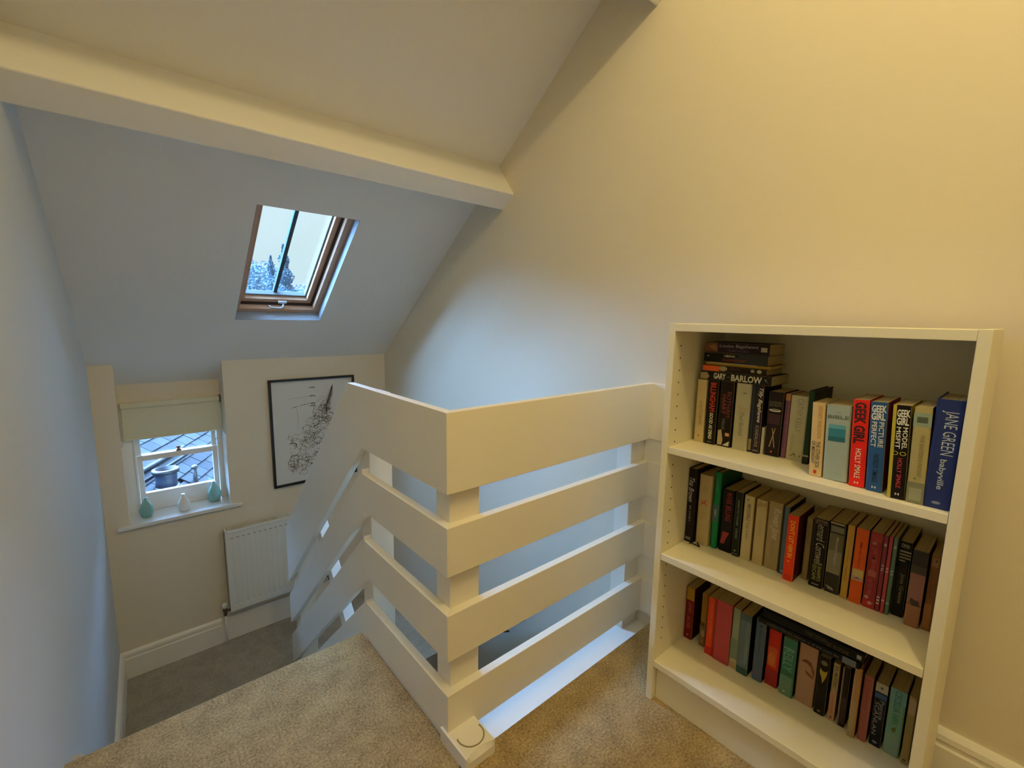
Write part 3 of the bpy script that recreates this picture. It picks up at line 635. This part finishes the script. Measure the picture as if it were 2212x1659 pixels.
MID=[
(1.325,.6775,.650,.241,0,'1B1218','120C10',1,'tall black hardback with silver script at the left end of the middle shelf',[('t','Tina Brown',.88,.55,-.34,.30,'AFA9A6',.4),('t','MY STORY',.50,.28,-.12,.10,'8E8A8C'),('r',.03,.07,-.36,.30,'6E6A60')]),
(1.338,.6475,.607,.227,0,'B8A579','A89569',1,'cream clothbound book with a red crest and black ribbon on the middle shelf',[('p',[(-.3,.66),(-.05,.62),(.2,.68),(.1,.62),(.3,.56),(.0,.60),(-.3,.56),(-.15,.61)],'B4553A'),('e',0,.80,.25,.05,'B09C6C'),('e',0,.42,.3,.07,'B09C6C')]),
(1.347,.604,.584,.243,0,'137A4A','0D4A30',1,'green hardback with a grey central band on the middle shelf',[('r',.36,.58,-.5,.5,'3E5A60'),('t','Lisa Jewell',.92,.76,-.1,.14,'4FA07C'),('t','THIRTY',.52,.42,-.16,.12,'B9C4C0'),('t','orion',.12,.04,-.08,.08,'4FA07C')]),
(1.353,.5815,.5425,.196,0,'100A0A','0C0808',1,'thick black book with dark red capitals on the middle shelf',[('t','MARK BILLING',.96,.50,-.12,.32,'7E1A14',0,.02),('p',[(-.35,.12),(-.2,.32),(.3,.32),(.1,.22),(-.05,.12)],'8E241A')]),
(1.3495,.5395,.5185,.200,0,'1D2421','161C18',0,'dark grey green paperback with thin grey lettering on the middle shelf',[('t','HARRY POTTINGER',.88,.48,-.12,.14,'7A837A'),('t','CRISIS',.44,.28,-.12,.14,'7A837A'),('e',0,.09,.14,.014,'8A9286'),('r',.02,.05,-.4,.4,'3E4640')]),
(1.350,.5145,.4865,.197,0,'C3B48A','B19A4E',0,'cream paperback with dark spaced lettering down its spine on the middle shelf',[('e',-.1,.94,.07,.012,'4E4430'),('t','IMPOSSIBLE',.88,.62,-.14,.22,'7A6A4E'),('t','Things on Earth',.60,.34,-.14,.18,'8A7A5C'),('r',0,.0,0,0,'8A7A5C')][:3]),
(1.351,.4815,.452,.195,0,'BCA97C','A8905A',0,'worn cream paperback with torn edges at the head of its spine',[('p',[(-.5,.92),(-.2,.985),(.1,.95),(.5,.99),(.5,.86),(.3,.92),(-.3,.88)],'A58F5E'),('t','COOPER',.70,.45,-.1,.12,'AC9A6E')]),
(1.356,.4505,.4135,.199,0,'A28F66','94815A',0,'taupe paperback with flowing silver script on the middle shelf',[('t','Rowan Jane',.92,.46,-.26,.40,'CFC6B4',.4,0),('t','Contemporary',.44,.14,-.1,.12,'8A7850')]),
(1.352,.4105,.3955,.195,0,'5D7080','11161A',0,'slim grey blue paperback beside the orange red one',[('r',0,1,-.5,-.25,'14171C'),('e',.2,.05,.2,.012,'A4B4BC')]),
(1.329,.392,.366,.186,0,'E03A12','4A0D0C',0,'orange red paperback with block yellow lettering pulled forward on the middle shelf',[('t','DON\'T LET HIM IN',.92,.36,-.22,.26,'F2A81C',0,.03),('e',-.05,.30,.12,.012,'F08A30'),('r',.02,.09,-.3,.3,'C82C10')]),
(1.372,.359,.344,.176,0,'A2875C','927850',0,'thin tan paperback set back between an orange red and a black book',[('t','Tess Gerrard',.94,.60,-.14,.18,'6E5838')]),
(1.354,.337,.3035,.190,0,'120D0C','0E0A0A',0,'black paperback with tall silver serif lettering and gold title at its foot',[('t','Bernard Cornwell',.95,.34,-.24,.34,'A9A084',0,-.005),('t','SHARPE\'S',.32,.10,.06,.32,'8E8A46'),('t','ESCAPE',.32,.10,-.28,-.02,'8E8A46'),('r',.92,.985,-.4,.4,'5E4A38'),('r',.035,.05,-.25,.25,'8A8478')]),
(1.355,.3015,.268,.193,0,'2E2A24','1F1B16',0,'dark grey paperback with a khaki block in the middle of its spine',[('r',.97,.99,-.5,.4,'A89A7A'),('r',.86,.94,-.42,.42,'6E6A58'),('r',.28,.84,-.46,.44,'5E5840'),('r',.28,.60,-.46,.44,'77705A'),('t','Memory Keeper',.80,.40,-.08,.16,'A6A08C',.2),('p',[(-.4,.10),(.1,.08),(.2,.04),(-.2,.05)],'7E7A70')]),
(1.351,.2645,.2495,.197,0,'B8923E','A8823A',0,'slim mustard yellow paperback on the middle shelf',[('t','Sophie Kinsella',.86,.50,-.14,.16,'A4741E'),('t','Twenties Girl',.46,.24,-.16,.18,'8E5A14'),('r',.0,1,.40,.5,'C88F62')]),
(1.351,.2465,.2205,.196,0,'D2561A','5E0E0A',0,'bright orange paperback with a cream oval label on the middle shelf',[('t','Marian Keyes',.82,.48,-.12,.12,'A02A10'),('r',.36,.46,-.42,.44,'B8A25E'),('r',.31,.36,-.42,.44,'A08E8A'),('p',[(-.3,.33),(0,.355),(.3,.32),(.1,.335)],'8E2A1A')]),
(1.354,.2185,.1935,.196,0,'8E2A30','5A0E14',0,'crimson paperback with pale flower marks on its spine on the middle shelf',[('r',.88,.98,-.4,.4,'9A2028'),('e',-.1,.86,.2,.02,'A8685E'),('t','Jill Mansell',.80,.46,-.24,.24,'A4544E'),('r',.42,.50,-.3,.3,'A85048'),('e',-.2,.14,.18,.022,'B48A7A'),('e',.1,.07,.18,.022,'B48A7A'),('r',.0,.10,-.5,.5,'A82024'),('t','Head Over Heels',.40,.18,-.2,.2,'9C4450')]),
(1.353,.1928,.1838,.196,0,'7E3442','6A2434',0,'thin maroon book with small white marks, left of the thin pink red one',[('e',0,.88,.3,.02,'B09088'),('t','Mi',.62,.54,-.3,.3,'C0A8B0'),('r',.14,.16,-.4,.3,'C0A8B0'),('r',.18,.20,-.4,.3,'C0A8B0'),('r',.10,.12,-.4,.3,'C0A8B0')]),
(1.353,.1828,.1752,.196,0,'A84448','963A40',0,'thin pink red book between a maroon and a teal one',[('r',.54,.56,-.4,.3,'C49A94'),('r',.58,.60,-.4,.3,'C49A94'),('r',.16,.18,-.4,.3,'C49A94')]),
(1.354,.1745,.1662,.197,0,'5A7468','4A6258',0,'thin teal book left of the thick black one on the middle shelf',[('e',0,.88,.35,.02,'8FA090'),('r',.52,.54,-.4,.4,'93A395'),('r',.56,.58,-.4,.4,'93A395'),('r',.14,.16,-.4,.4,'93A395')]),
(1.368,.1655,.1415,.189,0,'12100E','0E0C0A',0,'black paperback with silver bars and gold lettering near the right end of the middle shelf',[('h','STEPHEN',.92,.97,-.35,.3,'9A9284'),('r',.86,.88,-.4,.5,'9A9284'),('r',.82,.84,-.4,.5,'8A8274'),('r',.78,.80,-.4,.5,'8A8274'),('r',.74,.755,-.4,.1,'9A9284'),('t','Josa Greene',.58,.18,-.14,.26,'77704A')]),
(1.343,.137,.110,.187,0,'9A6A4E','5A1A12',0,'dusky pink paperback with a black head and small black emblem',[('r',.80,1,-.5,.5,'1A1412'),('r',.70,.80,-.5,.5,'3A3424'),('r',.32,.70,-.44,.5,'8E5E54'),('p',[(-.3,.33),(-.2,.38),(.0,.36),(.3,.36),(.4,.29),(-.1,.28)],'33231E'),('r',.29,.30,-.5,.5,'4A3A30')]),
(1.353,.1065,.0905,.181,0,'8A5A2E','7A4C22',0,'brown paperback at the right end of the middle shelf',[('r',.86,.98,-.4,.4,'9A6E44'),('e',.1,.94,.1,.02,'4E3014'),('t','Ken Follett',.80,.44,-.24,.24,'6A4420'),('r',.02,.36,-.5,.3,'9A6030')]),
]
LOW=[
(1.368,.677,.648,.183,0,'7A1210','3A0508',0,'dark red paperback with a yellow head block at the left end of the bottom shelf',[('r',.76,1,-.38,.5,'A88412'),('t','JEFFREY',.72,.50,-.2,.24,'A85A48'),('t','ARCHER',.46,.20,-.2,.24,'A85A48'),('e',0,.08,.12,.02,'B07A70')]),
(1.369,.6235,.604,.184,0,'9A6A1C','7A5214',0,'ochre paperback with a brown lower half on the bottom shelf',[('r',.0,.42,-.5,.5,'7A5A38'),('r',.38,.46,-.4,.3,'4A2E14'),('e',.1,.25,.3,.07,'A08A6A'),('e',.0,.1,.3,.04,'8E7048')]),
(1.349,.594,.5665,.196,0,'E0481A','A81208',0,'narrow orange red paperback left of the wide pink one',[('r',.0,.14,-.5,.5,'C41C10'),('t','Jackie Collins',.9,.3,-.15,.15,'E8703A'),('r',.0,1,.26,.5,'A81208')]),
(1.346,.566,.518,.202,0,'B84A4C','9A2A22',0,'wide pink paperback on the bottom shelf',[('r',.0,.06,-.5,.5,'A83A40')]),
(1.351,.5175,.494,.198,0,'8E9A84','6E3A30',0,'pale green grey paperback with a cream foot on the bottom shelf',[('r',.0,.16,-.5,.5,'A8946A'),('r',.16,.50,-.5,.5,'728270'),('r',.12,.15,-.3,.4,'B0A888')]),
(1.347,.4935,.462,.194,0,'5E7078','0C1014',0,'grey blue paperback with a darker teal foot on the bottom shelf',[('r',.0,.12,-.5,.5,'2A4E50'),('r',.2,.9,.1,.4,'667A80'),('r',.9,1,-.5,.5,'42565E')]),
(1.355,.452,.424,.196,0,'4E6078','141420',0,'slate blue paperback standing alone beside the lying black books',[('e',.0,.90,.12,.02,'14202E'),('t','Maeve Binchy',.84,.45,-.14,.14,'2A3E58'),('e',-.1,.13,.14,.03,'8A4468')]),
(1.368,.420,.387,.176,0,'C42A12','4A0808',0,'bright red orange paperback under the lying black books',[('r',.35,.70,-.4,.3,'C8501A'),('e',-.1,.48,.3,.12,'CC6A1E'),('r',.0,.30,-.5,.5,'9A1410')]),
(1.362,.380,.345,.177,0,'3A7460','123A2A',0,'teal green paperback with white lettering under the lying black books',[('h','MARTINA',.80,.84,-.4,.4,'7FA898'),('t','REILLY',.82,.44,-.36,.3,'6FA08E',0,.0),('r',.36,.42,-.5,.5,'1F5A46'),('r',.0,.34,-.5,.4,'5E8068'),('e',-.1,.07,.1,.016,'C0B85A')]),
(1.370,.3415,.2965,.178,0,'A88468','9A7458',0,'wide pale pink paperback with a curled brown picture under the lying black books',[('p',[(-.35,.70),(-.1,.76),(.2,.74),(.4,.62),(.42,.52),(.32,.56),(.2,.66),(-.02,.70)],'6A3E1E'),('p',[(-.1,.58),(.1,.56),(.4,.52),(.36,.48),(.0,.52)],'6A3E1E')]),
(1.364,.293,.2665,.170,0,'16100C','100A08',0,'black paperback with a yellow winged emblem on the bottom shelf',[('e',0,.90,.3,.04,'6E6A50'),('p',[(-.3,.80),(-.1,.76),(.2,.76),(.36,.80),(.3,.70),(.15,.62),(.0,.55),(-.1,.64),(-.32,.72)],'A89430'),('e',0,.06,.16,.02,'6E6A60')]),
(1.366,.2605,.2455,.168,0,'A69468','B07A60',0,'narrow cream paperback with a pink lower half on the bottom shelf',[('r',.0,.50,-.5,.5,'B0805E'),('t','BEL MOONEY',.96,.56,-.2,.3,'5E5430'),('t','Sarah Duncan',.46,.12,-.1,.2,'A0603E'),('e',0,.06,.2,.02,'5A4020')]),
(1.365,.239,.222,.170,0,'1E1210','2A1018',0,'dark brown paperback under the right end of the lying black books',[('r',.0,1,-.5,-.3,'7A705A'),('r',.05,.5,-.2,.4,'2E1018')]),
(1.347,.2125,.1965,.196,0,'B0854E','6A1410',0,'peach paperback at the right end of the lying black books',[('r',.0,.52,-.5,.2,'A08E5E'),('r',.3,.9,-.5,-.2,'B08A6E')]),
(1.356,.1935,.174,.183,0,'A05A50','5A1016',0,'dusky rose paperback on the bottom shelf',[('e',.0,.93,.12,.015,'7A3A34'),('t','Freya North',.82,.48,-.14,.14,'7A3A30'),('t','PILLOW TALK',.42,.16,-.12,.12,'8A4A3E')]),
(1.364,.1705,.146,.174,0,'12161E','0C1016',0,'dark navy paperback with a white head and silver lettering on the bottom shelf',[('r',.86,1,-.5,.5,'A8A290'),('e',0,.93,.12,.02,'4A4A44'),('r',.76,.84,-.5,.5,'234A74'),('t','Patricia',.74,.44,.02,.36,'8E8C92',0,.0),('t','SCANLAN',.70,.18,-.36,-.02,'8E8C92',0,.0),('e',0,.07,.22,.02,'6A7280')]),
(1.365,.1425,.111,.178,0,'6FA08A','2E5A48',0,'mint green paperback with dark teal lettering on the bottom shelf',[('r',.80,1,-.5,.5,'6A9C98'),('t','CECELIA',.98,.66,-.2,.22,'2E6E70'),('t','AHERN',.64,.48,-.18,.2,'2F7A5E'),('p',[(-.15,.40),(.1,.44),(.1,.36),(-.1,.36)],'5E5A28'),('r',.0,.32,-.4,.4,'7E9A88')]),
(1.360,.1075,.092,.181,0,'9A8654','7E6A34',0,'beige paperback at the right end of the bottom shelf',[('r',.74,.96,-.4,.4,'A89070'),('r',.45,.7,-.4,.4,'8A8048'),('e',0,.06,.18,.016,'4A3014')]),
]
def shelf_row(rows,z,group):
    for (X,yl,yr,h,lean,sp,si,hard,label,items) in rows:
        dep=.150 if hard else (.128 if h>.185 else .110)
        if h<.1: dep=.10
        book((X,(yl+yr)/2+(-.006 if lean else 0),z+.0004+abs(lean)*(yl-yr)/2),yl-yr-.0006,h,dep,sp,si,label,group,items,rot=(-lean if lean else 0,0,0),hard=bool(hard))
shelf_row(TOP,SZ[0],'books standing on the top shelf')
shelf_row(MID,SZ[1],'books standing on the middle shelf')
shelf_row(LOW,SZ[2],'books standing on the bottom shelf')
# lying books: spine length runs along Y
def lying(X,yr,z,th,L,dep,sp,si,label,group,items=(),hard=False,rz=0):
    book((X,yr,z+th/2),th-.0004,L,dep,sp,si,label,group,items,rot=(-math.pi/2,0,0),hard=hard)
GL='books lying flat on the top shelf row'
zt=SZ[0]+.1925
lying(1.318,.462,zt,.0265,.197,.128,'1D1A17','2A2420','black paperback with bold white capitals, lowest of the lying stack',GL,[('t','GARY',.80,.62,-.32,.36,'CFCDB8',0,.03),('t','BARLOW',.54,.12,-.36,.36,'CFCDB8',0,.03),('t','my take',.60,.56,-.1,.1,'6E6A5A'),('p',[(-.4,1.0),(.3,1.0),(.35,.90),(-.1,.86),(-.45,.90)],'A0906C'),('p',[(.2,.07),(-.1,.05),(-.3,.02),(.1,.09)],'8A8676')])
zt+=.0268
lying(1.322,.478,zt,.0160,.178,.110,'1E120C','241410','slim paperback with an orange left end in the lying stack',GL,[('r',.72,1,-.5,.5,'E4601C'),('e',.1,.66,.45,.07,'A89468'),('t','Anthony Horo',.56,.38,-.1,.3,'6E3A1E'),('e',.1,.20,.3,.03,'8E8A6A'),('e',.1,.10,.34,.035,'A8A080')])
zt+=.0163
lying(1.328,.470,zt,.0095,.180,.110,'A8842C','8E6E20','thin yellow booklet in the middle of the lying stack',GL,[('r',.2,.95,.2,.5,'B8A878')])
zt+=.0098
lying(1.324,.4775,zt,.0275,.178,.110,'100E0C','0C0A0A','black paperback with small white and dull red lettering, second from top of the lying stack',GL,[('t','HEAVEN',.66,.44,.12,.36,'B4AE90',0,.03),('t','Alexandra Potter',.70,.32,-.32,.02,'7E2A16',.2),('e',.15,.93,.08,.012,'B8B8A8'),('r',.0,.5,-.5,.5,'171613')])
zt+=.0278
lying(1.324,.476,zt,.0310,.178,.110,'21101E','170A10','dark purple paperback with a portrait at its left end, topmost of the lying stack',GL,[('r',.79,1,-.40,.44,'6A4226'),('p',[(-.35,.80),(-.1,.90),(.1,.94),(.3,.85),(.1,.81)],'8E6238'),('t','Louise Bagshawe',.76,.16,-.04,.36,'8A8290',.1),('t','GLAMOUR GIRLS',.62,.30,-.34,-.12,'5A3A66'),('r',.03,.12,-.2,.2,'A8A294')])
GB='black books lying on the bottom shelf row'
zb=SZ[2]+.1972
lying(1.336,.203,zb,.0205,.238,.150,'0E0D0D','0B0A0A','black hardback with faint grey lettering, lower of the two lying on the bottom row',GB,[('t','a million little lies between us all and every day',.90,.18,-.2,.2,'5E6062'),('r',.03,.15,-.45,.45,'68727C')],True)
zb+=.0210
lying(1.336,.194,zb,.0270,.236,.150,'0C0B0E','0A0908','thick black hardback with dim gold lettering, upper of the two lying on the bottom row',GB,[('t','ROBERT GODDARD',.55,.34,-.1,.3,'3E4030'),('t','SET IN STONE',.34,.14,-.3,.1,'4A4026'),('r',.03,.07,-.2,.2,'9A9A92')],True)
# black page ribbon hanging from the cream clothbound book
rb_=bpy.data.objects
o=tube('page_ribbon',[(1.345,.640,.4995),(1.330,.634,.5005),(1.318,.620,.4995),(1.322,.655,.4990),(1.314,.652,.4988)],.0018,M_hole,None,6)
setp(o,'black page ribbon trailing from the cream clothbound book on the middle shelf','ribbon')

# ---------------------------------------------------------------- outside: neighbouring roof, vent pot, trees
Q=Vector((.240,5.40,-.535)); R_=Vector((.447,.894,0)); D_=Vector((.894,-.447,-.7)).normalized(); N_=R_.cross(D_).normalized()
if N_.z<0: N_=-N_
def rp3(r,d,n=0): return Q+R_*r+D_*d+N_*n
def rbox(r0,r1,d0,d1,n0,n1): return [rp3(r,d,n) for r in (r0,r1) for d in (d0,d1) for n in (n0,n1)]
roof=empty('slate_roof',tuple(Q),'blue grey slate roof of the neighbouring house seen through the sash window','roof')
def ro(o): return reparent(o,roof)
ms=[mat('wet_slate_a','24272B',.6,spec=.2),mat('wet_slate_b','1E2125',.65,spec=.2),mat('wet_slate_c','2B2E33',.6,spec=.2)]
ro(meshobj('roof_deck',rbox(-1.6,2.6,-1.3,1.6,-.06,-.03),BF,mat('roof_deck','101114',.9)))
tm=[]
for m in ms:
    me=bpy.data.meshes.new('slate'); tw,tl=.215,.22
    vs=[Vector((0,0,0))]; V=[R_*a+D_*b+N_*c for a in (.004,tw-.004) for b in (0,tl) for c in (0,.012)]
    me.from_pydata([tuple(v) for v in V],[],BF); me.materials.append(m); tm.append(me)
exp=.135; rr_=random.Random(5)
for j in range(16):
    d0=-1.20+exp*j
    for i in range(13):
        r0=-.75+.215*i+(.107 if j%2 else 0)
        if r0<.18 and d0>-.25: continue
        o=bpy.data.objects.new('slate',tm[rr_.randrange(3)]); COL.objects.link(o)
        p=rp3(r0,d0,-.012+rr_.random()*.004)
        o.parent=roof; o.matrix_parent_inverse=Matrix.Translation(roof.location).inverted()
        tilt=Matrix.Rotation(math.radians(-4.5+rr_.random()*.6),4,R_)
        o.matrix_basis=Matrix.Translation(p)@tilt
pl=mat('lead_sheet','1C1E20',.5,spec=.3)
ro(meshobj('lead_sheet',rbox(-1.5,.24,-.22,1.2,-.02,.004),BF,pl))
ro(meshobj('lead_sheet',rbox(-.2,.95,-.42,-.20,.0,.014),BF,mat('lead_pale','282B2F',.6,spec=.2)))
ro(tube('ridge_roll',[rp3(-.3,-.30,.03),rp3(.95,-.30,.03)],.022,mat('lead_roll','303338',.6),None,12))
ro(tube('ridge_roll',[rp3(-.3,-.21,.02),rp3(1.0,-.21,.02)],.014,pl,None,10))
pot=empty('chimney_pot',tuple(rp3(0,0,0)),'round dark blue grey chimney pot standing on the slate roof outside the window','chimney pot')
b_=.86
mp_=mat('blue_glazed_clay','2C3648',.5)
lathe('foot',[(.15*b_,-.06),(.15*b_,.0),(.12*b_,.012),(.138*b_,.024),(.138*b_,.038),(.112*b_,.046),(.125*b_,.054),(.105*b_,.066)],mat('pot_foot','2A2D30',.5),pot,28)
lathe('barrel',[(.105*b_,.066),(.10*b_,.12),(.105*b_,.19),(.108*b_,.20)],mp_,pot,28)
lathe('rim',[(.108*b_,.195),(.128*b_,.203),(.128*b_,.232),(.10*b_,.238),(.095*b_,.19),(.02,.185)],mat('pot_rim','26292C',.45),pot,28)
vp=empty('roof_vent_pipe',tuple(rp3(.42,.10,0)),'small pale pipe standing beside the chimney pot on the slate roof','pipe')
lathe('pipe',[(.020,-.03),(.020,.16)],mat('pale_pipe','45484A',.4),vp,14); lathe('cap',[(.034,.16),(.034,.175),(.01,.19)],mat('pale_pipe','45484A',.4),vp,14)

M_leaf=[mat('haze_tinted_conifer','7E97A8',.95,noise=(9,.2)),mat('haze_tinted_hedge','7F949F',.95,noise=(9,.2))]  # distance haze is put into the pale blue-grey leaf colours
def foliage(name,pts,size,m,parent,rnd_):
    V=[];F=[]
    for p in pts:
        a=Vector((rnd_.gauss(0,1),rnd_.gauss(0,1),rnd_.gauss(0,1))).normalized(); b=a.orthogonal().normalized(); c=a.cross(b)
        s=size*(.5+rnd_.random()); n=len(V)
        V+=[p+b*s,p+c*s*.6,p-b*s,p-c*s*.6]; F.append((n,n+1,n+2,n+3))
    o=meshobj(name,V,F,m,parent); o['kind']='stuff'; return o
def tree(x,y,zb,h,r,kind,label,group,n=1500):
    t=empty('conifer' if kind==0 else 'shrub_tree',(x,y,zb),label,'tree',group)
    rn=random.Random(int(x*100)); pts=[]
    for _ in range(n):
        u=rn.random(); a=rn.random()*6.28
        if kind==0: rad=r*(1-u)**.8*(.55+.45*math.sin(u*26)**2)*rn.random()**.4; pts.append(Vector((rad*math.cos(a),rad*math.sin(a),h*(.05+.95*u))))
        else:
            v=Vector((rn.gauss(0,1),rn.gauss(0,1),rn.gauss(0,1))).normalized()*rn.random()**.35
            pts.append(Vector((v.x*r,v.y*r,h*.6+v.z*h*.42)))
    foliage('foliage',pts,.055 if kind==0 else .085,M_leaf[kind],t,rn)
    lathe('trunk',[(r*.09,0),(r*.03,h*.8)],mat('trunk_bark','1E2020',.9),t,10)
GT='trees far beyond the roof window'
tree(6.25,24,-2.5,7.0,1.45,0,'tall pointed conifer behind the glazing bar of the roof window',GT,9000)
tree(6.62,28,-2.5,6.9,1.35,0,'shorter conifer just left of the tall one beyond the roof window',GT,5000)
for x,y,h,r,l in ((6.5,33,7.0,1.5,'leftmost rounded tree beyond the roof window'),(8.5,38,7.5,1.8,'rounded tree left of the conifers beyond the roof window'),(12.3,42,6.2,2.2,'low rounded tree right of the tall conifer')):
    tree(x,y,-2.5,h,r,1,l,GT,6000)
setp(box('ground',-40,40,4.6,80,-2.8,-2.5,mat('wet_ground','1F2221',.9)),kind=S)
